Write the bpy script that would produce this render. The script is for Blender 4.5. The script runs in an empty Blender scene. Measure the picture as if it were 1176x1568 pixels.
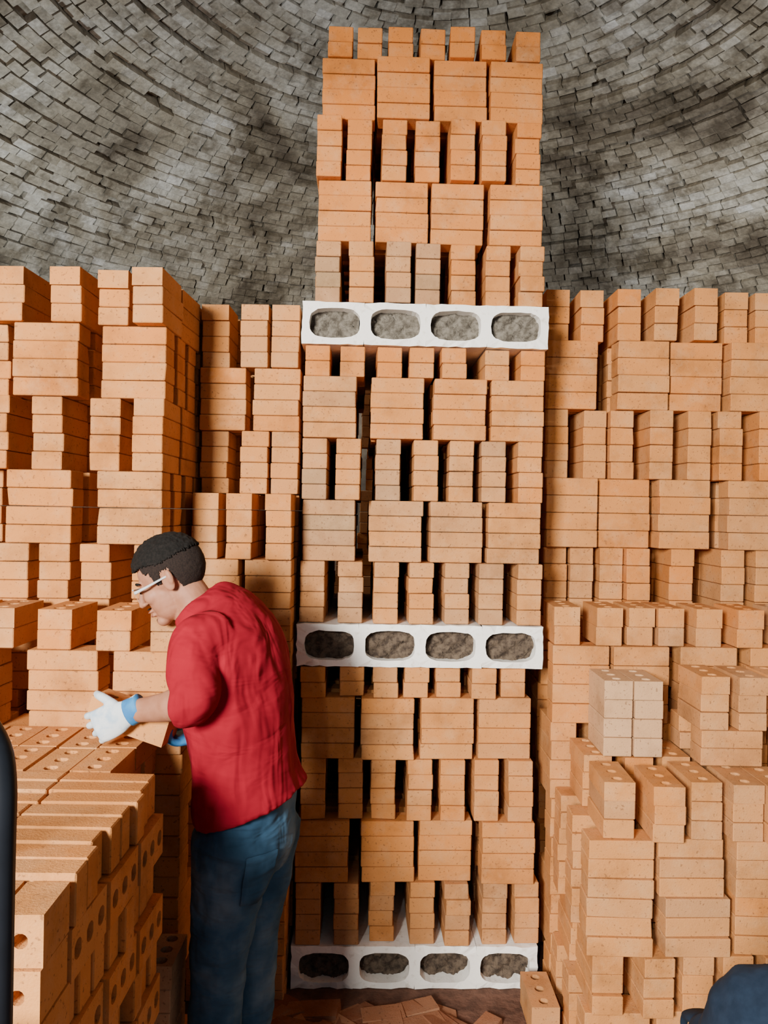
import bpy, math, random
import numpy as np
from mathutils import Vector, Matrix
random.seed(7); rng=np.random.default_rng(7)
D2R=math.pi/180
COL=bpy.context.scene.collection

# ------------------------------------------------------------ materials
def newmat(name):
    m=bpy.data.materials.new(name); m.use_nodes=True
    nt=m.node_tree; nt.nodes.clear()
    out=nt.nodes.new('ShaderNodeOutputMaterial'); b=nt.nodes.new('ShaderNodeBsdfPrincipled')
    b.inputs['Specular IOR Level'].default_value=.25
    nt.links.new(b.outputs[0],out.inputs[0]); return m,nt,b
def ramp(nt,stops):
    r=nt.nodes.new('ShaderNodeValToRGB'); e=r.color_ramp.elements
    while len(e)>1: e.remove(e[-1])
    e[0].position=stops[0][0]; e[0].color=(*stops[0][1],1)
    for p,c in stops[1:]:
        k=e.new(p); k.color=(*c,1)
    return r
def noise(nt,scale,detail=4,rough=.6,vec=None,stretch=None,rot=None,dist=0):
    n=nt.nodes.new('ShaderNodeTexNoise'); n.inputs['Scale'].default_value=scale
    n.inputs['Detail'].default_value=detail; n.inputs['Roughness'].default_value=rough; n.inputs['Distortion'].default_value=dist
    if vec is None:
        g=nt.nodes.new('ShaderNodeTexCoord'); vec=g.outputs['Object']
    if stretch:
        mp=nt.nodes.new('ShaderNodeMapping'); mp.inputs['Scale'].default_value=stretch
        if rot: mp.inputs['Rotation'].default_value=rot
        nt.links.new(vec,mp.inputs['Vector']); vec=mp.outputs[0]
    nt.links.new(vec,n.inputs['Vector']); return n
def mix(nt,mode,fac,a,b):
    m=nt.nodes.new('ShaderNodeMix'); m.data_type='RGBA'; m.blend_type=mode
    for s,v in ((m.inputs[0],fac),(m.inputs[6],a),(m.inputs[7],b)):
        if hasattr(v,'links'): nt.links.new(v,s)
        elif isinstance(v,tuple): s.default_value=(*v,1)
        else: s.default_value=v
    return m.outputs[2]
def bump(nt,b,h,strength,dist=.004,prev=None):
    n=nt.nodes.new('ShaderNodeBump'); n.inputs['Strength'].default_value=strength
    n.inputs['Distance'].default_value=dist
    nt.links.new(h,n.inputs['Height'])
    if prev: nt.links.new(prev.outputs[0],n.inputs['Normal'])
    nt.links.new(n.outputs[0],b.inputs['Normal']); return n

def brick_mat(name,stops,speck=(.12,.055,.03),spk=.55,bs=.45,dust=(.60,.36,.19)):
    m,nt,b=newmat(name)
    a=nt.nodes.new('ShaderNodeAttribute'); a.attribute_name='tint'
    r=ramp(nt,stops); nt.links.new(a.outputs['Fac'],r.inputs[0])
    n1=noise(nt,5,5,.65); r1=ramp(nt,[(.3,(.70,.67,.64)),(.5,(1,1,1)),(.7,(1.08,1.08,1.08))]); nt.links.new(n1.outputs[0],r1.inputs[0])
    c=mix(nt,'MULTIPLY',1.0,r.outputs[0],r1.outputs[0])
    nd=noise(nt,11,6,.7); rd=ramp(nt,[(.48,(0,0,0)),(.72,(.38,.38,.38))]); nt.links.new(nd.outputs[0],rd.inputs[0])
    c=mix(nt,'MIX',rd.outputs[0],c,dust)
    n2=noise(nt,120,2,.5); r2=ramp(nt,[(.63,(0,0,0)),(.71,(spk,spk,spk))]); nt.links.new(n2.outputs[0],r2.inputs[0])
    c=mix(nt,'MIX',r2.outputs[0],c,speck)
    nt.links.new(c,b.inputs['Base Color']); b.inputs['Roughness'].default_value=.92
    b.inputs['Specular IOR Level'].default_value=.12
    n3=noise(nt,220,4); bump(nt,b,n3.outputs[0],bs,.003)
    return m
M_BRICK=brick_mat('fired_clay_brick',[(0,(.59,.20,.040)),(.3,(.575,.222,.057)),(.55,(.57,.250,.080)),(.75,(.50,.235,.092)),(.88,(.39,.21,.105)),(1,(.29,.205,.105))])
M_PALE=brick_mat('pale_clay_brick',[(0,(.54,.31,.155)),(1,(.60,.38,.22))])
M_FLOORB=brick_mat('broken_floor_brick',[(0,(.20,.075,.04)),(.5,(.29,.125,.065)),(1,(.38,.19,.105))],spk=.6,bs=.8,dust=(.34,.22,.15))

def dome_mat():
    m,nt,b=newmat('kiln_dome_masonry')
    a=nt.nodes.new('ShaderNodeAttribute'); a.attribute_name='tint'
    r=ramp(nt,[(0,(.18,.15,.115)),(.25,(.33,.295,.235)),(.6,(.44,.405,.335)),(.85,(.54,.51,.455)),(1,(.66,.65,.62))]); nt.links.new(a.outputs['Fac'],r.inputs[0])
    n1=noise(nt,1.0,6,.6,dist=.6); r1=ramp(nt,[(.36,(.30,.26,.22)),(.46,(.72,.68,.61)),(.60,(1.2,1.23,1.28))]); nt.links.new(n1.outputs[0],r1.inputs[0])
    c=mix(nt,'MULTIPLY',1.0,r.outputs[0],r1.outputs[0])
    n4=noise(nt,3.0,5,.7,stretch=(1,1,.35)); r4=ramp(nt,[(.38,(.45,.42,.38)),(.52,(1,1,1))]); nt.links.new(n4.outputs[0],r4.inputs[0])
    c=mix(nt,'MULTIPLY',1.0,c,r4.outputs[0])
    n2=noise(nt,40,4,.7); r2=ramp(nt,[(.4,(.75,.75,.75)),(.65,(1.08,1.08,1.08))]); nt.links.new(n2.outputs[0],r2.inputs[0])
    c=mix(nt,'MULTIPLY',1.0,c,r2.outputs[0])
    nt.links.new(c,b.inputs['Base Color']); b.inputs['Roughness'].default_value=.8
    bump(nt,b,n2.outputs[0],.6,.01); return m
M_DOME=dome_mat()
def simple(name,c,rough=.7,nsc=None,c2=None,bs=0,metal=0,bdist=.004,lo=.4,hi=.62):
    m,nt,b=newmat(name); b.inputs['Roughness'].default_value=rough; b.inputs['Metallic'].default_value=metal
    n=noise(nt,nsc or 20,4)
    r=ramp(nt,[(lo,c),(hi,c2 or tuple(x*.85 for x in c))]); nt.links.new(n.outputs[0],r.inputs[0])
    nt.links.new(r.outputs[0],b.inputs['Base Color'])
    if bs: bump(nt,b,n.outputs[0],bs,bdist)
    return m
M_MORTAR=simple('dark_mortar',(.035,.03,.024),.95,8,(.06,.05,.04))
M_WHITE=simple('white_kiln_wash',(.93,.91,.86),.8,45,(.62,.56,.47),.5,lo=.57,hi=.8)
M_PLUG=simple('rough_grey_fill',(.19,.17,.14),.9,45,(.09,.078,.062),.8,bdist=.012)
M_PLUG2=simple('soot_brown_fill',(.12,.088,.062),.9,45,(.045,.032,.024),.8,bdist=.012)
M_SKIN=simple('skin',(.38,.175,.105),.55,25,(.32,.14,.08),.1)
M_HAIR=simple('black_hair',(.004,.0035,.003),.9,160,(.010,.008,.007),.6)
M_FADE=simple('clipped_hair_sides',(.022,.014,.011),.95,260,(.012,.008,.007),.4)
M_LIP=simple('lips',(.27,.09,.065),.5)
M_EYE=simple('eye_dark',(.02,.012,.01),.3)
M_BOOT=simple('boot_leather',(.10,.06,.035),.6,20,(.06,.035,.02))
M_GLOVE=simple('work_glove_white',(.60,.66,.70),.8,26,(.38,.50,.62),.5,lo=.48,hi=.66)
M_GLOVEB=simple('work_glove_blue',(.03,.17,.42),.6,30,(.05,.24,.5),.3)
M_BLACK=simple('black_paint',(.008,.010,.014),.35)
M_RUBBER=simple('rubber',(.02,.02,.02),.8)
M_NAVY=simple('navy_cloth',(.005,.012,.026),.95,30,(.009,.018,.036),.3)
M_WOOD=simple('pallet_wood',(.28,.19,.11),.8,10,(.2,.13,.07))
M_FRAME=simple('glasses_frame',(.55,.6,.63),.3)
def cloth(name,stops,sc,folds,det=3):
    m,nt,b=newmat(name); n=noise(nt,sc,det,.5)
    r=ramp(nt,stops); nt.links.new(n.outputs[0],r.inputs[0]); nt.links.new(r.outputs[0],b.inputs['Base Color'])
    b.inputs['Roughness'].default_value=.95; b.inputs['Specular IOR Level'].default_value=.1
    p=None
    for (st,rot,strength,dist) in folds:
        f=noise(nt,1,2,.45,stretch=st,rot=rot,dist=.5); p=bump(nt,b,f.outputs[0],strength,dist,p)
    return m
M_SHIRT=cloth('red_cotton',[(.3,(.225,.006,.016)),(.65,(.29,.009,.022))],9,[((13,13,4.5),(0,.35,0),.85,.035),((9,9,22),(0,-.6,.3),.45,.028)])
M_JEAN=cloth('blue_denim',[(.32,(.024,.070,.13)),(.52,(.06,.14,.24)),(.72,(.17,.28,.38))],7,[((16,16,5),(0,.2,0),.5,.02),((8,8,24),(0,.3,.2),.65,.028)],6)
def lensmat():
    m,nt,b=newmat('clear_lens'); out=[n for n in nt.nodes if n.type=='OUTPUT_MATERIAL'][0]
    t=nt.nodes.new('ShaderNodeBsdfTransparent'); mx=nt.nodes.new('ShaderNodeMixShader'); mx.inputs[0].default_value=.22
    b.inputs['Base Color'].default_value=(.8,.88,.95,1); b.inputs['Roughness'].default_value=.1
    nt.links.new(t.outputs[0],mx.inputs[1]); nt.links.new(b.outputs[0],mx.inputs[2]); nt.links.new(mx.outputs[0],out.inputs[0]); return m
M_LENS=lensmat()

# ------------------------------------------------------------ mesh helpers
def link(name,V,F,mat,smooth=False,tint=None,parent=None):
    me=bpy.data.meshes.new(name); me.from_pydata([tuple(v) for v in V] if not isinstance(V,np.ndarray) else V.tolist(),[],F)
    if tint is not None:
        at=me.attributes.new('tint','FLOAT','POINT'); at.data.foreach_set('value',np.asarray(tint,dtype=np.float32))
    me.materials.append(mat)
    if smooth: me.polygons.foreach_set('use_smooth',[True]*len(me.polygons))
    me.update(); o=bpy.data.objects.new(name,me); COL.objects.link(o)
    if parent: o.parent=parent
    return o
def empty(name):
    o=bpy.data.objects.new(name,None); COL.objects.link(o); return o

S=[];Mk=[]
for sx in(-1,1):
    for sy in(-1,1):
        for sz in(-1,1):
            for a in range(3):
                S.append((sx,sy,sz)); m=[0,0,0]; m[a]=1; Mk.append(m)
S=np.array(S,float);Mk=np.array(Mk,float)
def cbox(lx,ly,lz,c=.0025):
    h=np.array([lx,ly,lz])/2; return S*(h-c*(1-Mk))
def idx(s,a): return ((s[0]>0)*4+(s[1]>0)*2+(s[2]>0))*3+a
CF=[]
for a in range(3):
    b,c=[k for k in range(3) if k!=a]
    for s in(-1,1):
        f=[]
        for (p,q) in((-1,-1),(1,-1),(1,1),(-1,1)):
            v=[0,0,0]; v[a]=s; v[b]=p; v[c]=q; f.append(idx(v,a))
        CF.append(f)
for a in range(3):
    b,c=[k for k in range(3) if k!=a]
    for p in(-1,1):
        for q in(-1,1):
            v0=[0,0,0];v0[a]=-1;v0[b]=p;v0[c]=q; v1=list(v0); v1[a]=1
            CF.append([idx(v0,b),idx(v1,b),idx(v1,c),idx(v0,c)])
for sx in(-1,1):
    for sy in(-1,1):
        for sz in(-1,1): CF.append([idx((sx,sy,sz),k) for k in range(3)])
T0=cbox(1,1,1,.1)
for i,f in enumerate(CF):
    P=T0[f]; n=np.cross(P[1]-P[0],P[2]-P[1])
    if np.dot(n,P.mean(0))<0: CF[i]=f[::-1]
_cc={}
def cored(lx,ly,lz,n=3,r=.016):
    k=(round(lx,4),round(ly,4),round(lz,4),n,r)
    if k in _cc: return _cc[k]
    V=[];F=[]; cw=lx/n
    for i in range(n):
        cx=-lx/2+cw*(i+.5)
        bp=[]
        hx,hy=cw/2,ly/2
        for (p,q) in(((-hx,-hy),(hx,-hy)),((hx,-hy),(hx,hy)),((hx,hy),(-hx,hy)),((-hx,hy),(-hx,-hy))):
            for t in range(3): bp.append((p[0]+(q[0]-p[0])*t/3,p[1]+(q[1]-p[1])*t/3))
        base=len(V)
        for z in(lz/2,-lz/2):
            for (x,y) in bp: V.append((cx+x,y,z))
            for (x,y) in bp:
                l=math.hypot(x,y); V.append((cx+x/l*r,y/l*r,z))
        for j in range(12):
            k2=(j+1)%12
            F.append([base+j,base+k2,base+12+k2,base+12+j])
            F.append([base+24+k2,base+24+j,base+36+j,base+36+k2])
            F.append([base+12+j,base+12+k2,base+36+k2,base+36+j])
            side=j//3
            if side in(0,2) or (side==1 and i==n-1) or (side==3 and i==0):
                F.append([base+24+j,base+24+k2,base+k2,base+j])
    _cc[k]=(np.array(V),F); return _cc[k]
def rotz(a):
    c,s=math.cos(a),math.sin(a); return np.array([[c,-s,0],[s,c,0],[0,0,1]])
class Bricks:
    def __init__(s): s.V=[];s.F=[];s.T=[];s.n=0
    def add(s,c,dims,R=None,tint=.3,core=0,axis='z',ch=.0025,r=.016):
        if core:
            d=dims
            ax='xyz'.index(axis); oth=[k for k in range(3) if k!=ax]
            if d[oth[0]]<d[oth[1]]: oth=oth[::-1]
            V0,F=cored(d[oth[0]],d[oth[1]],d[ax],core,r)
            V=np.zeros_like(V0); V[:,oth[0]]=V0[:,0]; V[:,oth[1]]=V0[:,1]; V[:,ax]=V0[:,2]
        else:
            V=cbox(*dims,c=ch); F=CF
            if random.random()<.25:      # knocked corner
                k=random.randrange(8)*3; V=V.copy(); V[k:k+3]*=(1-random.uniform(.01,.05))
        if R is not None: V=V@R.T
        s.V.append(V+np.array(c)); n=s.n; s.F.extend([[i+n for i in f] for f in F]); s.n+=len(V); s.T.append(np.full(len(V),tint))
    def make(s,name,mat): return link(name,np.concatenate(s.V),s.F,mat,tint=np.concatenate(s.T))

def stack(name,x0,y0,z0,W,D,layers,ch,nH,nS,yaw=0,hw=.092,sl=.194,tint=None,jit=1.,mat=None,coretop=True,widths=None,dj=0.,gv=.35,tmax=.84):
    """layers of bricks laid alternately header-wise / stretcher-wise with open gaps, as in kiln setting"""
    B=Bricks(); z=0; Rg=rotz(yaw); nl=len(layers)
    prof=[random.uniform(0,dj) for _ in range(nS)]
    for li,(tp,nc) in enumerate(layers):
        last=(li==nl-1)
        offx,w=(0,W)
        if widths and li in widths: offx,w=widths[li]
        if tp=='H':
            bw,bl=hw,sl; ncol=nH; nrow=max(1,int((D+.012)/(sl+.006)))
        else:
            bw,bl=sl,hw; ncol=nS; nrow=max(1,int((D+.03)/(hw+.03)))
        free=w-bw*ncol; py=(D-bl)/max(1,nrow-1)
        gw=[max(.12,1+random.uniform(-1,1)*gv*1.4) for _ in range(max(1,ncol-1))]; sg=sum(gw)
        x=0
        for i in range(ncol):
            jx=random.gauss(0,.0015)*jit
            jy=random.gauss(0,.006)*jit+prof[min(nS-1,int((i+.5)*nS/ncol))]
            cyaw=random.gauss(0,.7)*jit*D2R
            for r in range(nrow):
                t=tint(li,i,r) if tint else .35
                jy2=jy
                if random.random()<.12 and r==0: jy2-=random.uniform(.004,.012)*jit
                if nrow>1 and r==nrow-1: jy2=min(jy2,.0)
                jy2=max(jy2,-.018)
                for c in range(nc):
                    cx=offx+bw/2+x+jx+random.gauss(0,.0014)
                    cy=bl/2+py*r+jy2+random.gauss(0,.0018)*jit
                    cz=z+ch*(c+.5)
                    R=rotz(yaw+cyaw+random.gauss(0,.5)*jit*D2R)
                    p=Rg@np.array([cx,cy,0]); 
                    top=coretop and ((last and c==nc-1))
                    B.add((x0+p[0],y0+p[1],z0+cz),(bw-.001,bl-.001,ch-.0018),R,min(tmax,max(0,t+random.gauss(0,.08))),core=3 if top else 0)
            if i<ncol-1: x+=bw+free*gw[i]/sg
        z+=ch*nc
    return B.make(name,mat or M_BRICK)

# ------------------------------------------------------------ kiln shell
KC=(.28,3.3); RHO=5.1; APEX=4.5; RK=3.66
def domept(phi,th,rad):
    return np.array([KC[0]+rad*math.sin(phi)*math.cos(th),KC[1]+rad*math.sin(phi)*math.sin(th),APEX-RHO+rad*math.cos(phi)])
phi=.02; ring=0
phimax=math.asin(RK/RHO)
bv=[];bf=[];bt=[];nb=0
box=np.array([[sx,sy,sz] for sx in(-.5,.5) for sy in(-.5,.5) for sz in(-.5,.5)],float)
bfc=[[0,1,3,2],[4,6,7,5],[0,4,5,1],[2,3,7,6],[0,2,6,4],[1,5,7,3]]
while phi<phimax:
    r=RHO*math.sin(phi); wd=.100
    n=max(6,int(2*math.pi*r/wd)); off=random.random()
    rj=random.gauss(0,.004); gap=.0
    if random.random()<.16: rj-=.022; gap=.007
    ph0=[random.random()*6.28 for _ in range(3)]
    for k in range(n):
        th=2*math.pi*(k+off+random.gauss(0,.04))/n
        wav=.006*math.sin(3*th+ph0[0])+.004*math.sin(7*th+ph0[1])
        e=rj+wav+random.gauss(0,.0055)
        if random.random()<.025: e+=.035
        c=domept(phi+random.gauss(0,.0006),th,RHO+.045+e)
        t=np.array([-math.sin(th),math.cos(th),0]); u=np.array([math.sin(phi)*math.cos(th),math.sin(phi)*math.sin(th),math.cos(phi)]); m=np.cross(u,t)
        a=random.gauss(0,.025); t2=t*math.cos(a)+m*math.sin(a); m2=np.cross(u,t2)
        b_=random.gauss(0,.045); m3=m2*math.cos(b_)+u*math.sin(b_); u2=np.cross(t2,m3)
        if np.dot(u2,u)<0: u2=-u2
        R=np.stack([t2,m3,u2],1)
        w=2*math.pi*r/n
        V=(box*np.array([w-.003-random.random()*.005,.0585-gap-random.random()*.004,.09]))@R.T+c
        bv.append(V); bf.extend([[i+nb for i in f] for f in bfc]); nb+=8
        bt.append(np.full(8,min(1,max(0,random.gauss(.55,.13)))))
    phi+=.062/RHO; ring+=1
link('ceiling_dome',np.concatenate(bv),bf,M_DOME,tint=np.concatenate(bt))
V=[];F=[];NP,NT=24,72
for i in range(NP+1):
    for k in range(NT): V.append(domept(phimax*1.02*i/NP+1e-4,2*math.pi*k/NT,RHO+.075))
for i in range(NP):
    for k in range(NT):
        k2=(k+1)%NT; F.append([i*NT+k,i*NT+k2,(i+1)*NT+k2,(i+1)*NT+k])
link('ceiling_mortar_shell',V,F,M_MORTAR,True)
zt=domept(phimax,0,RHO)[2]+.05
V=[];F=[];a0,a1=-90+36,270-36; NA=90
for k in range(NA+1):
    a=(a0+(a1-a0)*k/NA)*D2R
    for r in(RK+.02,RK+.35):
        for z in(-.02,zt): V.append((KC[0]+r*math.cos(a),KC[1]+r*math.sin(a),z))
for k in range(NA):
    b=4*k; F+= [[b,b+4,b+5,b+1],[b+2,b+3,b+7,b+6],[b+1,b+5,b+7,b+3],[b,b+2,b+6,b+4]]
F+=[[0,1,3,2],[4*NA,4*NA+2,4*NA+3,4*NA+1]]
M_WALL=simple('kiln_wall_brick',(.24,.20,.15),.9,12,(.16,.12,.09),.5)
link('wall_round',V,F,M_WALL)
V=[(KC[0]+4.6*math.cos(2*math.pi*k/64),KC[1]-.3+4.6*math.sin(2*math.pi*k/64),0) for k in range(64)]
link('floor',V,[list(range(64))],simple('dusty_floor',(.15,.075,.05),.95,14,(.08,.04,.027),.8,bdist=.02))

# ------------------------------------------------------------ hollow white deck blocks
def hollow_block(x0,y0,z0,W,H,Dp,yaw,plug,seed):
    rr=random.Random(seed); P=empty('hollow_kiln_block')
    V=[];F=[]; N=32
    cw=W/4
    def front(y,inner):
        for i in range(4):
            cx=cw*(i+.5)+(.004 if i<2 else -.004)*(1.5 if i in(0,3) else .5); 
            x0_,x1_=cw*i,cw*(i+1); 
            bp=[];hy=H/2
            cs=[(x0_,0),(x1_,0),(x1_,H),(x0_,H)]
            for s in range(4):
                p,q=cs[s],cs[(s+1)%4]
                for t in range(N//4): bp.append((p[0]+(q[0]-p[0])*t/(N//4),p[1]+(q[1]-p[1])*t/(N//4)))
            for (x,z) in bp: V.append((x,y,z))
            hx,hr=.089,.0525
            for (x,z) in bp:
                dx,dz=x-cx,z-H/2; 
                a=math.atan2(dz/(hr),dx/(hx)); c,s=math.cos(a),math.sin(a)
                e=2/3.2; X=math.copysign(abs(c)**e,c)*hx; Z=math.copysign(abs(s)**e,s)*hr
                if inner and y<.01: X*=1+rr.gauss(0,.010); Z*=1+rr.gauss(0,.02)
                V.append((cx+X,y,H/2+Z))
    front(0,True); nf=len(V); front(Dp,False)
    for i in range(4):
        b=i*2*N; c=b+nf
        for j in range(N):
            k=(j+1)%N
            F.append([b+j,b+k,b+N+k,b+N+j]); F.append([c+k,c+j,c+N+j,c+N+k]); F.append([b+N+j,b+N+k,c+N+k,c+N+j])
            side=j//(N//4)
            if side in(0,2) or(side==1 and i==3) or(side==3 and i==0): F.append([b+k,b+j,c+j,c+k])
    for v in range(nf):
        x,y,z=V[v]
        if (z<.001 or z>H-.001 or x<.001 or x>W-.001):
            V[v]=(x+rr.gauss(0,.0012),y+abs(rr.gauss(0,.004)),z+(-1 if z>H/2 else 1)*abs(rr.gauss(0,.0018)))
    link('body',V,F,M_WHITE,parent=P)
    V=[];F=[]
    for i in range(4):
        cx=cw*(i+.5); nx,nz=22,14; b=len(V)
        dd=rr.uniform(.035,.055)
        for a in range(nx+1):
            for c in range(nz+1):
                x=-.091+.182*a/nx; z=-.054+.108*c/nz
                V.append((cx+x,dd+rr.gauss(0,.0045)+.012*math.sin(a*.7+i*2)*math.cos(c*.8+i),H/2+z))
        for a in range(nx):
            for c in range(nz):
                q=b+a*(nz+1)+c; F.append([q,q+nz+1,q+nz+2,q+1])
    link('core_fill',V,F,plug,parent=P,smooth=True)
    P.location=(x0,y0,z0); P.rotation_euler=(0,0,yaw)
    return P

# ------------------------------------------------------------ centre stack
CX,CY,YAW=.137,2.72,1.6*D2R
CD=1.02
def tc(base,var=.08,special=None):
    cache={}
    def f(li,i,r):
        k=(li,i)
        if k not in cache:
            cache[k]=base[min(li,len(base)-1)]+random.gauss(0,var)
            if special and k in special: cache[k]=special[k]
        return cache[k]
    return f
LAY=[('H',4),('S',4),('H',4),('S',4),('H',2)]
CH=.985/18
def cstk(z0,tint,widths):
    base=CX-.428
    stack('brick_tower',base,CY+.004,z0,.856,CD,LAY,CH,7,4,yaw=YAW,tint=tint,widths=widths,coretop=False,hw=.088,sl=.188,gv=.3,jit=1.1,tmax=.95)
BH=.152; SEC=.985
z=0.001
hollow_block(CX-.4375,CY-.012,z,.875,BH,CD,YAW,M_PLUG2,1); z+=BH+.001
cstk(z,tc([.66,.5,.5,.55,.5],.07),{0:(.0,.87),1:(.0,.85),2:(.01,.83),3:(.01,.82),4:(.01,.80)}); z+=SEC+.001
hollow_block(CX-.4375,CY-.012,z,.875,BH,CD,YAW,M_PLUG2,2); z+=BH+.001
cstk(z,tc([.60,.66,.58,.33,.22],.07,{(2,0):.82,(2,2):.78,(0,5):.76,(1,1):.7,(1,2):.75,(0,1):.72,(2,5):.74,(3,0):.6,(2,6):.4}),{}); z+=SEC+.001
hollow_block(CX-.4375,CY-.012,z,.875,BH,CD,YAW,M_PLUG,3); z+=BH+.001
cstk(z,tc([.35,.22,.12,.1,.05],.05,{(0,0):.90,(0,1):.50,(0,2):.84,(0,3):.84}),{0:(.03,.82),1:(.04,.80),2:(.03,.80),3:(.045,.79),4:(.06,.76)})

def L(top,nc_total):
    out=[];rem=nc_total;t=top[:]
    while rem>0:
        if t: tp,n=t.pop(0)
        else: tp,n=('S' if out[-1][0]=='H' else 'H',4)
        n=min(n,rem); out.append((tp,n)); rem-=n
    return out[::-1]
tr=lambda b,v=.11: tc([b],v)
stack('brick_row',-.38,4.05,0,1.15,.20,L([('H',4)],52),.0563,9,5,tint=tr(.6),jit=1.)
# ------------------------------------------------------------ left side
stack('brick_stack',-1.62,2.35,0,.94,.64,L([('H',3)],43),.0563,7,4,tint=tr(.45),jit=1.6,hw=.094,sl=.20,dj=.045,gv=.5)
stack('brick_stack',-.655,2.60,0,.34,.92,L([('H',4)],31),.0563,3,2,tint=tr(.48),jit=1.6,hw=.088,sl=.160,gv=.6,dj=.02)
stack('brick_stack',-.665,2.74,1.747,.355,.80,L([('H',4)],12),.0563,3,2,tint=tr(.48),jit=1.6,hw=.098,sl=.165,gv=.6,dj=.03)
stack('brick_stack',-1.50,2.11,0,.955,.21,L([('H',2)],25),.0563,7,4,tint=tr(.5),jit=1.2,hw=.094,gv=.5,dj=.012)
stack('brick_stack',-1.40,1.745,0,.79,.35,L([('H',1)],19),.0574,8,4,tint=tr(.5),jit=.8,hw=.094,sl=.17)
stack('pale_brick_pile',-.585,1.93,0,.075,.16,[('H',9)],.06,1,1,tint=tr(.5),jit=.2,mat=M_PALE,hw=.07,sl=.15)

# near load of bricks set on edge (core holes face sideways), on a pallet
B=Bricks(); x1=-.480; ya,yb=1.225,1.71; zz=.128; lh=.0885
for li in range(11):
    zc=zz+lh*(li+.5)
    if li%2==0:
        n=8; py=(yb-ya)/n
        for k in range(n):
            pj=random.uniform(-.022,.006)
            for r in range(4):
                B.add((x1-.1-.197*r+pj,ya+py*(k+.5)+random.gauss(0,.002),zc),(.193,.050,lh-.002),rotz(random.gauss(0,.5)*D2R),min(.8,max(0,random.gauss(.5,.1))))
    else:
        ny=.1615
        for k in range(3):
            for r in range(10):
                pj=random.uniform(-.010,.006)
                B.add((x1-.029-.066*r+pj,ya+ny*(k+.5),zc),(.055,ny-.008,lh-.002),rotz(random.gauss(0,.5)*D2R),min(.8,max(0,random.gauss(.5,.12))),core=3 if r==0 else 0,axis='x',r=.0165)
for k in range(12):
    for j in range(4):
        B.add((x1-.043-.073*j+random.gauss(0,.002),ya-.054+random.gauss(0,.002),zz+.0805*(k+.5)),(.067,.10,.078),rotz(random.gauss(0,.8)*D2R),random.gauss(.5,.06),core=1 if k>5 else 0,axis='y',r=.0115)
B.make('brick_pallet_load',M_BRICK)
Bp=Bricks()
for k in range(6): Bp.add((-.86,1.17+.1*k,.078),(.80,.08,.018),None,.5)
for k in range(3): Bp.add((-.50-.36*k,1.42,.034),(.08,.58,.068),None,.5)
Bp.make('wooden_pallet',M_WOOD)

# ------------------------------------------------------------ right side
CA=2.585/38
stack('stacked_bricks',.632,2.97,0,.92,.62,L([('H',3)],38),CA,7,4,tint=tr(.42),jit=1.9,hw=.092,sl=.203,dj=.08,gv=.65)
stack('stacked_bricks',.608,2.72,0,.90,.205,L([('H',2)],20),.0683,7,4,tint=tr(.48),jit=1.3,hw=.092,sl=.20,gv=.6,dj=.02)
stack('stacked_bricks',.615,2.25,0,.64,.455,[('S',4),('H',3),('S',3),('S',3),('H',3)],.0566,5,3,tint=tr(.58,.08),jit=2,hw=.092,widths={4:(.055,.56),1:(.02,.6)},gv=.6,dj=.02)
stack('stacked_bricks',.727,2.49,.9075,.19,.20,[('H',4)],.062,2,1,tint=tr(.3),jit=.5,mat=M_PALE,hw=.093,sl=.194)
stack('stacked_bricks',1.01,2.42,.9075,.32,.27,[('S',2),('H',3)],.0566,3,1,tint=tr(.58,.08),jit=1.2,hw=.09)
stack('loose_bricks',.50,2.46,0,.10,.19,[('H',2)],.055,1,1,tint=tr(.7),jit=.5)

def rubble():
    V=[];F=[];T=[]
    for _ in range(230):
        x=random.uniform(-.45,.56); y=random.uniform(1.9,2.60); n=random.randint(4,5)
        if x>.40 and y>2.36: continue
        rx,ry=random.uniform(.07,.13),random.uniform(.04,.07); a0=random.gauss(0,.5); h=random.uniform(.008,.03)
        if -.60<x<-.10 and y<2.35: continue
        b=len(V); tx,ty=random.gauss(0,.08),random.gauss(0,.08)
        rad=[random.uniform(.85,1.12) for _ in range(n)]
        for z in(0,1):
            for k in range(n):
                a=2*math.pi*(k+.5)/n; q=(1-.05*z)*rad[k]
                px,py=rx*math.cos(a)*q,ry*math.sin(a)*q
                X=px*math.cos(a0)-py*math.sin(a0); Y=px*math.sin(a0)+py*math.cos(a0)
                V.append((min(.595,x+X),min(2.695,y+Y),.001 if z==0 else max(.004,h+tx*X+ty*Y)))
        F.append([b+n+k for k in range(n)])
        for k in range(n): F.append([b+k,b+(k+1)%n,b+n+(k+1)%n,b+n+k])
        T+= [random.random()]*(2*n)
    link('broken_brick_rubble',V,F,M_FLOORB,tint=T)
rubble()

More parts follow.
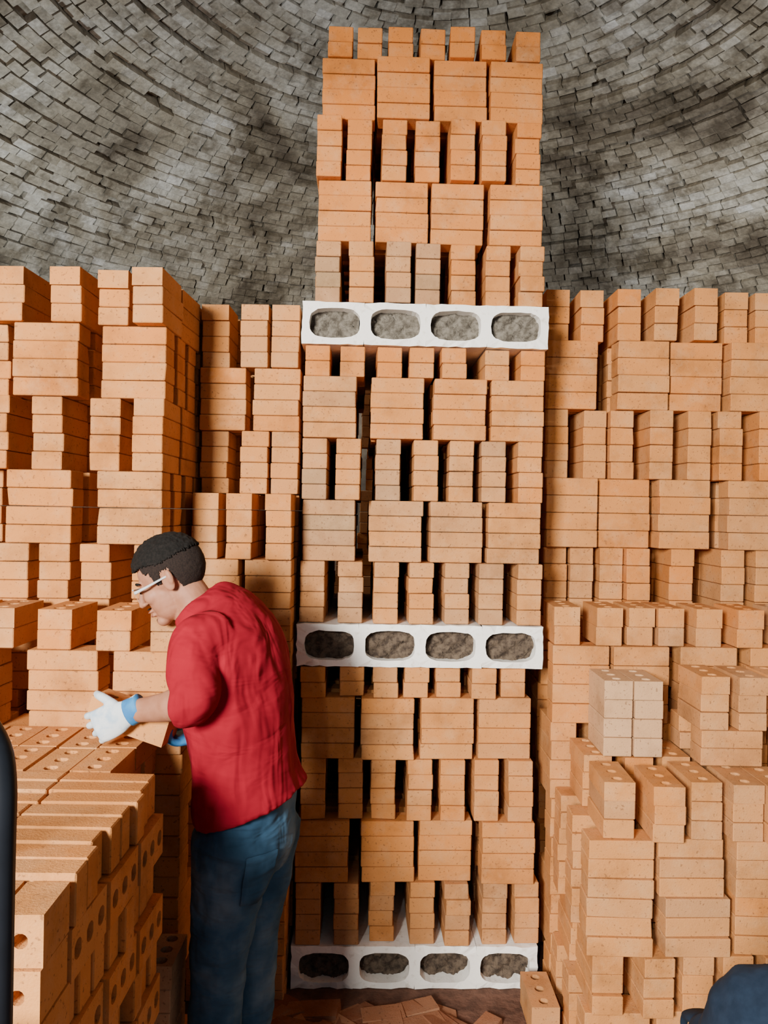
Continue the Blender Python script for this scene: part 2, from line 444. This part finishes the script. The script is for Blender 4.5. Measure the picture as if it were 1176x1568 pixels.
# ------------------------------------------------------------ organic helpers
def catmull(P,m=5):
    P=np.array(P,float); out=[]
    for i in range(len(P)-1):
        p0=P[max(0,i-1)];p1=P[i];p2=P[i+1];p3=P[min(len(P)-1,i+2)]
        for k in range(m):
            t=k/m; out.append(.5*((2*p1)+(-p0+p2)*t+(2*p0-5*p1+4*p2-p3)*t*t+(-p0+3*p1-3*p2+p3)*t**3))
    out.append(P[-1]); return np.array(out)
class Blob:
    def __init__(s): s.V=[];s.F=[]
    def tube(s,rows,ref=(1,0,0),n=20,m=5,xf=None):
        Q=catmull(rows,m); C=Q[:,:3]; ref=np.array(ref,float)
        V=[]
        for i in range(len(C)):
            t=C[min(i+1,len(C)-1)]-C[max(i-1,0)]; t/=np.linalg.norm(t)+1e-9
            u=ref-t*np.dot(ref,t); u/=np.linalg.norm(u); v=np.cross(t,u)
            for k in range(n):
                a=2*math.pi*k/n; V.append(C[i]+u*math.cos(a)*Q[i,3]+v*math.sin(a)*Q[i,4])
        V.append(C[0]);V.append(C[-1])
        F=[]
        for i in range(len(C)-1):
            for k in range(n):
                k2=(k+1)%n; F.append([i*n+k,i*n+k2,(i+1)*n+k2,(i+1)*n+k])
        e=len(C)*n
        for k in range(n):
            k2=(k+1)%n; F.append([e,k2,k]); F.append([e+1,(len(C)-1)*n+k,(len(C)-1)*n+k2])
        s._add(V,F,xf)
    def ell(s,c,r,R=None,n=20,m=14,xf=None):
        V=[(0,0,1)];F=[]
        for i in range(1,m):
            for k in range(n):
                p=math.pi*i/m;a=2*math.pi*k/n; V.append((math.sin(p)*math.cos(a),math.sin(p)*math.sin(a),math.cos(p)))
        V.append((0,0,-1)); V=np.array(V)*np.array(r)
        if R is not None: V=V@np.array(R).T
        V=V+np.array(c)
        for k in range(n):
            k2=(k+1)%n; F.append([0,1+k,1+k2])
            for i in range(m-2): F.append([1+i*n+k,1+(i+1)*n+k,1+(i+1)*n+k2,1+i*n+k2])
            F.append([1+(m-2)*n+k,len(V)-1,1+(m-2)*n+k2])
        s._add(list(V),F,xf)
    def _add(s,V,F,xf):
        b=len(s.V)
        if xf is not None: V=[xf(v) for v in V]
        s.V+= [tuple(v) for v in V]; s.F+=[[i+b for i in f] for f in F]
    def make(s,name,mat,parent,vox=None,sm=3,disp=None):
        o=link(name,s.V,s.F,mat,True,parent=parent)
        if vox:
            r=o.modifiers.new('r','REMESH'); r.mode='VOXEL'; r.voxel_size=vox; r.use_smooth_shade=True
            if sm: q=o.modifiers.new('s','SMOOTH'); q.iterations=sm; q.factor=.5
        if disp:
            for (sz,st) in disp:
                t=bpy.data.textures.new(name+'tx','CLOUDS'); t.noise_scale=sz; t.noise_depth=2
                d=o.modifiers.new('d','DISPLACE'); d.texture=t; d.strength=st; d.mid_level=.5; d.texture_coords='LOCAL'
        return o
def nrm(v): v=np.array(v,float); return v/np.linalg.norm(v)
def hand(parent,name,wrist,d,n,up,mat,curl=(35,45,35),thumbup=.8):
    w=np.array(wrist,float); d=nrm(d); n=np.array(n,float); n=nrm(n-d*np.dot(n,d)); s=np.cross(d,n)
    if np.dot(s,np.array(up))<0: s=-s
    B=Blob()
    r=lambda p,a,b:[*p,a,b]
    B.tube([r(w-d*.035,.033,.026),r(w,.031,.021),r(w+d*.035,.041,.018),r(w+d*.07,.043,.016),r(w+d*.09,.040,.013),r(w+d*.098,.03,.008)],ref=s)
    for i in range(4):
        ln=[.072,.080,.074,.058][i]; p=w+d*(.088-.004*abs(i-1))+s*(.033-.0215*i); ang=0; rows=[r(p-d*.02,.0095,.0095)]
        dd=nrm(d+s*(.12-.08*i))
        rows.append(r(p,.0095,.0095))
        for j,f in enumerate((.45,.32,.26)):
            ang+=curl[j]*D2R*(1+.06*i); p=p+(dd*math.cos(ang)+n*math.sin(ang))*ln*f
            rr=(.0088,.0082,.0068)[j]; rows.append(r(p,rr,rr))
        B.tube(rows,ref=s,n=12,m=4)
    p=w+d*.028+s*.03+n*.004; rows=[r(p-s*.012,.014,.013)]
    dirs=[nrm(s*thumbup+d*.65+n*.2),nrm(s*thumbup*.6+d*.7+n*.6),nrm(s*.3+d*.6+n*.8)]
    rows.append(r(p,.013,.012))
    for dv,l,rr in zip(dirs,(.036,.03,.022),(.0115,.0105,.0085)):
        p=p+dv*l; rows.append(r(p,rr,rr))
    B.tube(rows,ref=n,n=12,m=4)
    return B.make(name,mat,parent,vox=.0026,sm=2)

# ------------------------------------------------------------ worker
W=empty('worker')
yw=18*D2R
fw=np.array([-math.cos(yw),math.sin(yw),0]); lf=np.array([-fw[1],fw[0],0])
def ring(c,a,b): return [*c,a,b]
S1=Blob()
S1.tube([ring((-.518,2.07,1.432),.056,.060),ring((-.500,2.07,1.418),.070,.086),ring((-.462,2.07,1.397),.092,.145),ring((-.430,2.07,1.362),.114,.180),ring((-.402,2.07,1.30),.132,.192),
         ring((-.382,2.07,1.20),.138,.186),ring((-.368,2.07,1.09),.132,.176),ring((-.358,2.07,1.0),.132,.176),ring((-.351,2.07,.955),.138,.184),ring((-.346,2.07,.928),.144,.190),ring((-.341,2.07,.910),.145,.192)],ref=fw,n=36,m=6)
sh=np.array([-.462,1.912,1.350]); el=np.array([-.442,1.852,1.222])
S1.tube([ring(sh+[.04,.06,.02],.064,.064),ring(sh,.068,.066),ring((sh+el)/2+[-.008,-.005,0],.062,.060),ring(el+[-.002,0,.03],.058,.058),ring(el+[-.02,0,-.002],.054,.057),ring(el+[-.046,.005,-.008],.051,.054)],ref=(1,0,0),n=24)
shr=np.array([-.40,2.235,1.36]); elr=np.array([-.46,2.26,1.16])
S1.tube([ring(shr-[.02,.06,-.02],.066,.066),ring(shr,.07,.066),ring((shr+elr)/2,.062,.058),ring(elr,.056,.054),ring(elr+[-.01,-.05,-.03],.05,.05)],ref=(1,0,0),n=24)
S1.make('shirt',M_SHIRT,W,vox=.0075,sm=6,disp=[(.16,.020)])
J=Blob()
J.tube([ring((-.352,2.07,.95),.112,.160),ring((-.352,2.07,.88),.120,.168),ring((-.35,2.07,.80),.120,.170),ring((-.352,2.07,.74),.10,.15)],ref=fw,n=32)
for sgn,kx in((1,.000),(-1,.012)):
    o=lf*.084*sgn
    h=np.array([-.353+kx*.4,2.07,.84])+o; k=np.array([-.383+kx,2.07,.47])+o*1.0; an=np.array([-.40+kx,2.08,.10])+o*1.0
    J.tube([ring(h,.110,.090),ring(h*.6+k*.4,.094,.084),ring(k+[0,0,.06],.075,.073),ring(k,.070,.070),ring(k*.6+an*.4,.068,.066),ring(an+[0,0,.08],.062,.060),ring(an+[0,0,-.04],.064,.062)],ref=fw,n=26)
jo=J.make('jeans',M_JEAN,W,vox=.008,sm=5,disp=[(.07,.016)])
V=[];F=[]; pc=np.array([-.275,1.93,.825]); pu=nrm((.85,.55,0)); pv=nrm((-.12,0,-1))
for a in range(9):
    for c in range(9):
        uu=(a/8-.5)*.115; vv=c/8*.12+(.012*(1-abs(a/8-.5)*2) if c==8 else 0)
        V.append(pc+pu*uu+pv*vv)
for a in range(8):
    for c in range(8): q=a*9+c; F.append([q,q+9,q+10,q+1])
po=link('back_pocket',V,F,M_JEAN,True,parent=W)
sw=po.modifiers.new('w','SHRINKWRAP'); sw.target=jo; sw.offset=.003; so=po.modifiers.new('s','SOLIDIFY'); so.thickness=.004
for sgn,kx in((1,.000),(-1,.012)):
    c=np.array([-.40+kx,2.08,0])+lf*.084*sgn; Bt=Blob()
    Bt.tube([ring(c-fw*.075+[0,0,.045],.03,.03),ring(c-fw*.05+[0,0,.05],.042,.046),ring(c+fw*.03+[0,0,.052],.044,.048),ring(c+fw*.12+[0,0,.04],.048,.036),ring(c+fw*.185+[0,0,.033],.038,.028),ring(c+fw*.2+[0,0,.03],.02,.016)],ref=lf)
    Bt.tube([ring(c+[0,0,.04],.045,.045),ring(c+[0,0,.13],.048,.046)],ref=fw)
    Bt.make('boot_'+('left' if sgn>0 else 'right'),M_BOOT,W,vox=.006,sm=2)
A=Blob()
wl=np.array([-.612,1.893,1.188])
A.tube([ring(el+[.0,0,-.002],.040,.040),ring(el+[-.055,.01,-.008],.040,.040),ring(el*.5+wl*.5,.036,.034),ring(wl,.027,.025)],ref=(0,0,1))
A.make('forearm_left',M_SKIN,W,vox=.005,sm=2)
wr=np.array([-.475,2.06,1.085]); A=Blob()
A.tube([ring(elr,.044,.042),ring(elr*.5+wr*.5,.038,.036),ring(wr,.028,.026)],ref=(0,0,1))
A.make('forearm_right',M_SKIN,W,vox=.005,sm=2)
hand(W,'hand_left',wl+np.array([-.008,.0,-.002]),(-.80,.10,-.42),(0,1,-.1),(0,0,1),M_GLOVE,curl=(28,50,40))
C=Blob(); dq=nrm((-.80,.10,-.42)); C.tube([ring(wl-dq*.028,.034,.031),ring(wl-dq*.01,.033,.029),ring(wl+dq*.01,.034,.026)],ref=(0,0,1))
C.make('glove_cuff',M_GLOVEB,W)
hand(W,'hand_right',wr,(-.75,-.62,0),(0,0,1),(-.6,.8,0),M_GLOVEB,curl=(18,38,35))
# head
HS=.95
hc=np.array([-.566,2.07,1.500]); pt=27*D2R; hy=3*D2R
hf=np.array([-math.cos(hy)*math.cos(pt),math.sin(hy)*math.cos(pt),-math.sin(pt)]); hl=nrm(np.cross((0,0,1),hf)); hu=np.cross(hf,hl)
HX=lambda v: hc+(hf*v[0]+hl*v[1]+hu*v[2])*HS
H=Blob()
def he(c,r): H.ell(c,r,xf=HX)
he((-.008,0,.03),(.096,.075,.088)); he((.03,0,-.028),(.060,.058,.082)); he((.03,0,-.066),(.053,.050,.042)); he((.070,0,-.094),(.022,.026,.018))
he((.078,0,.024),(.016,.046,.010)); 
for s in(1,-1):
    he((.058,.034*s,-.022),(.028,.024,.024)); he((.076,.032*s,.003),(.013,.015,.011))
    he((-.012,.0765*s,-.004),(.018,.008,.030)); he((-.022,.083*s,.004),(.010,.007,.022))
    he((.100,.010*s,-.032),(.009,.008,.007))
H.tube([[.086,0,.022,.007,.008],[.098,0,.0,.008,.009],[.108,0,-.022,.011,.011],[.106,0,-.036,.009,.010]],ref=(1,0,0),n=12,xf=HX)
he((.110,0,-.030),(.011,.011,.010)); he((.089,0,-.058),(.012,.025,.006)); he((.087,0,-.071),(.011,.021,.006))
nb0=np.array([-.494,2.07,1.385])
H.tube([ring(HX((-.012,0,-.02)),.054,.053),ring(HX((-.03,0,-.06))*.7+nb0*.3,.053,.052),ring(HX((-.03,0,-.06))*.25+nb0*.75,.056,.058),ring(nb0,.062,.066)],ref=(1,0,0),n=24)
H.make('head_and_neck',M_SKIN,W,vox=.0032,sm=3)
def haircap(name,mat,sc,bul,line,thick,tx):
    V=[];F=[];n=200;m=130
    def hp(i,k):
        p=math.pi*i/m;a=2*math.pi*k/n; x,y,z=math.sin(p)*math.cos(a),math.sin(p)*math.sin(a),math.cos(p)
        t=max(0,z); b=1+bul*t+(bul*1.5*max(0,x)*t)
        return (-.008+.096*sc*x*b,.075*sc*y*b,.03+.088*sc*z*b)
    P=[[hp(i,k) for k in range(n)] for i in range(m+1)]
    for i in range(m+1):
        for k in range(n): V.append(HX(P[i][k]))
    for i in range(m):
        for k in range(n):
            k2=(k+1)%n; q=P[i][k]
            if q[2]>line(q[0])+.0022*math.sin(k*2.7)+.0015*math.sin(k*1.3): F.append([i*n+k,(i+1)*n+k,(i+1)*n+k2,i*n+k2])
    o=link(name,V,F,mat,True,parent=W)
    sm=o.modifiers.new('so','SOLIDIFY'); sm.thickness=thick; sm.offset=0
    t=bpy.data.textures.new(name+'tx','CLOUDS'); t.noise_scale=.012; d=o.modifiers.new('d','DISPLACE'); d.texture=t; d.strength=tx
def smooth(a,b,x): t=min(1,max(0,(x-a)/(b-a))); return t*t*(3-2*t)
def l_top(x): return .048+.018*smooth(-.02,.06,x)+max(0,-x)*.12
def l_side(x):
    v=-.048+.078*smooth(-.040,-.022,x)
    v-=.032*smooth(.002,.012,x); v+=.042*smooth(.024,.034,x)+.028*smooth(.045,.06,x)
    return v
haircap('hair_top',M_HAIR,1.035,.070,l_top,.008,.008)
haircap('hair_sides',M_FADE,1.02,.0,l_side,.004,.002)
E=Blob()
for s in(1,-1):
    E.ell((.0865,.032*s,.0),(.004,.012,.0035),xf=HX)
E.make('eyes',M_EYE,W)
E=Blob()
for s in(1,-1): E.tube([[.090,.014*s,.022,.004,.003],[.089,.034*s,.028,.004,.004],[.076,.049*s,.023,.003,.003]],ref=(0,0,1),n=8,xf=HX)
E.tube([[.094,-.02,-.050,.002,.003],[.098,0,-.048,.002,.003],[.094,.02,-.050,.002,.003]],ref=(0,0,1),n=8,xf=HX)
E.ell((.088,0,-.092),(.004,.012,.010),xf=HX)
E.make('brows_and_beard',M_HAIR,W)
E=Blob(); E.ell((.0955,0,-.0585),(.008,.020,.004),xf=HX); E.ell((.093,0,-.070),(.008,.018,.005),xf=HX); E.make('lips',M_LIP,W)
G=Blob()
for s in(1,-1): G.tube([[.094,.060*s,.006,.003,.005],[.05,.074*s,.006,.002,.0035],[-.015,.086*s,.008,.002,.003]],ref=(0,1,0),n=8,xf=HX)
G.tube([[.094,-.060,.016,.002,.002],[.108,-.03,.018,.002,.002],[.112,0,.018,.002,.002],[.108,.03,.018,.002,.002],[.094,.060,.016,.002,.002]],ref=(0,0,1),n=8,xf=HX)
G.make('safety_glasses_frame',M_FRAME,W)
V=[];F=[]
for k in range(13):
    a=(k/12-.5)*2; y=.060*a; x=.113-.019*a*a
    V+= [HX((x,y,.016)),HX((x-.002,y,-.020+(.012 if abs(a)<.15 else 0)))]
for k in range(12): F.append([2*k,2*k+2,2*k+3,2*k+1])
link('safety_glasses_lens',V,F,M_LENS,True,parent=W)

Bh=Bricks(); tl=16*D2R; ct,st=math.cos(tl),math.sin(tl)
R=np.array([[ct,0,st],[0,1,0],[-st,0,ct]])@rotz(-6*D2R)
Bh.add((-.632,1.972,1.152),(.21,.092,.066),R,.55,core=3,axis='z')
Bh.make('held_brick',M_BRICK)

# ------------------------------------------------------------ second worker, crouched at the right edge
W2=empty('crouching_worker'); T=Blob()
T.tube([[1.0,1.20,.40,.15,.17],[.96,1.24,.55,.14,.165],[.90,1.32,.70,.14,.18],[.84,1.40,.83,.11,.16],[.82,1.43,.90,.06,.07]],ref=(-.4,.9,0),n=28)
T.tube([[.80,1.33,.80,.075,.07],[.685,1.34,.815,.09,.09],[.65,1.42,.66,.066,.064],[.68,1.56,.56,.055,.052],[.74,1.70,.56,.045,.042]],ref=(1,0,0))
T.tube([[.95,1.46,.82,.07,.07],[1.04,1.52,.80,.072,.07],[1.06,1.60,.62,.058,.055],[1.0,1.72,.56,.045,.042]],ref=(1,0,0))
T.make('jacket',M_NAVY,W2,vox=.009,sm=4,disp=[(.07,.014)])
T=Blob()
for s in(-1,1):
    T.tube([[1.0+.09*s,1.22,.38,.11,.10],[.96+.11*s,1.42,.44,.085,.085],[.94+.11*s,1.58,.46,.075,.075],[.95+.11*s,1.50,.26,.06,.06],[.97+.11*s,1.42,.08,.05,.05]],ref=(1,0,0))
T.make('trousers',M_JEAN,W2,vox=.009,sm=4)
T=Blob()
for s in(-1,1): T.tube([[.97+.11*s,1.34,.045,.035,.035],[.97+.11*s,1.44,.05,.045,.045],[.95+.11*s,1.60,.034,.045,.028]],ref=(1,0,0))
T.make('boots',M_BOOT,W2,vox=.007,sm=1)
hc2=np.array([.90,1.49,1.02]); HX2=lambda v: hc2+np.array([v[1],v[0]*.9+v[2]*.2,v[2]*.95-v[0]*.3])
T=Blob()
T.ell((-.008,0,.03),(.096,.075,.088),xf=HX2);T.ell((.03,0,-.028),(.06,.058,.082),xf=HX2);T.ell((.07,0,-.094),(.022,.026,.018),xf=HX2);T.ell((.108,0,-.025),(.012,.011,.02),xf=HX2)
for s in(1,-1):T.ell((-.012,.076*s,-.004),(.018,.008,.03),xf=HX2)
T.tube([[-.01,0,-.03,.055,.055],[-.05,0,-.14,.06,.06]],ref=(1,0,0),xf=HX2)
T.make('head',M_SKIN,W2,vox=.005,sm=2)
T=Blob();T.ell((-.016,0,.045),(.099,.08,.085),xf=HX2);T.make('hair',M_HAIR,W2,vox=.006,sm=1)
hand(W2,'hand_left',(.75,1.72,.56),(.1,.9,-.4),(0,-.3,-1),(1,0,0),M_NAVY)
hand(W2,'hand_right',(.99,1.74,.56),(-.1,.9,-.4),(0,-.3,-1),(-1,0,0),M_NAVY)

# ------------------------------------------------------------ hand truck at the left edge
HT=empty('hand_truck'); T=Blob()
xa,xb,yy,zt2=-.4505,-.80,.92,1.455
pts=[[xa,yy,.14]]+[[xa,yy,z] for z in(.5,.9,1.25,1.36)]+[[xa-.012,yy,1.41],[xa-.045,yy,1.447],[xa-.09,yy,zt2],[xb+.09,yy,zt2],[xb+.045,yy,1.447],[xb+.012,yy,1.41],[xb,yy,1.36],[xb,yy,.9],[xb,yy,.14]]
T.tube([[*p,.0155,.0155] for p in pts],ref=(0,1,0),n=14,m=4)
for z in(.3,.65,1.0): T.tube([[xa,yy,z,.01,.01],[(xa+xb)/2,yy+.02,z,.01,.01],[xb,yy,z,.01,.01]],ref=(0,1,0),n=10)
T.tube([[xa-.02,yy-.08,.12,.01,.01],[(xa+xb)/2,yy-.08,.12,.01,.01],[xb+.02,yy-.08,.12,.01,.01]],ref=(0,1,0),n=10)
T.make('frame',M_BLACK,HT)
Bp=Bricks(); Bp.add(((xa+xb)/2,yy+.06,.02),(.40,.16,.012),None,.5); Bp.make('toe_plate',M_BLACK).parent=HT
Bp=Bricks(); Bp.add((xa-.005,yy-.03,.13),(.02,.13,.24),None,.5); Bp.add((xb+.005,yy-.03,.13),(.02,.13,.24),None,.5); Bp.make('side_brackets',M_BLACK).parent=HT
T=Blob()
for x in(xa+.03,xb-.03): T.ell((x,yy-.08,.12),(.024,.118,.118))
T.make('wheels',M_RUBBER,HT)

# ------------------------------------------------------------ lights
def area(name,loc,tgt,size,power,col):
    l=bpy.data.lights.new(name,'AREA'); l.size=size; l.energy=power; l.color=col
    o=bpy.data.objects.new(name,l); COL.objects.link(o); o.location=loc
    o.rotation_euler=(Vector(tgt)-Vector(loc)).to_track_quat('-Z','Y').to_euler(); return o
def point(name,loc,power,col,rad=.12):
    l=bpy.data.lights.new(name,'POINT'); l.energy=power; l.color=col; l.shadow_soft_size=rad
    o=bpy.data.objects.new(name,l); COL.objects.link(o); o.location=loc; return o
def spot(name,loc,tgt,power,col,ang,blend=.3,rad=.05):
    l=bpy.data.lights.new(name,'SPOT'); l.energy=power; l.color=col; l.spot_size=ang*D2R; l.spot_blend=blend; l.shadow_soft_size=rad
    o=bpy.data.objects.new(name,l); COL.objects.link(o); o.location=loc
    o.rotation_euler=(Vector(tgt)-Vector(loc)).to_track_quat('-Z','Y').to_euler(); return o
area('doorway_daylight',(-1.8,-2.3,2.5),(.1,3,1.6),1.0,740,(1,.95,.87))
spot('right_stack_fill_spot',(-.5,-1.2,2.5),(1.15,2.6,1.2),130,(1,.95,.88),42,.6)  # added spot behind the camera, brightens the right-hand stacks
point('dome_fill_left',(-1.9,3.9,2.55),90,(.82,.92,1),.08)  # added fill lamp hidden behind the left stacks, brightens the dome
point('dome_fill_right',(2.3,4.0,2.6),90,(.85,.93,1),.08)  # same added dome fill, out of sight behind the right stacks
w=bpy.data.worlds.new('world'); bpy.context.scene.world=w; w.use_nodes=True
w.node_tree.nodes['Background'].inputs[0].default_value=(.75,.85,1,1); w.node_tree.nodes['Background'].inputs[1].default_value=.25

# ------------------------------------------------------------ camera
cd=bpy.data.cameras.new('camera'); cam=bpy.data.objects.new('camera',cd); COL.objects.link(cam)
cd.sensor_fit='HORIZONTAL'; cd.sensor_width=36; cd.lens=36; cd.clip_start=.02
cam.location=(0,0,1.69); cam.rotation_euler=(90*D2R,-1.0*D2R,0)
bpy.context.scene.camera=cam
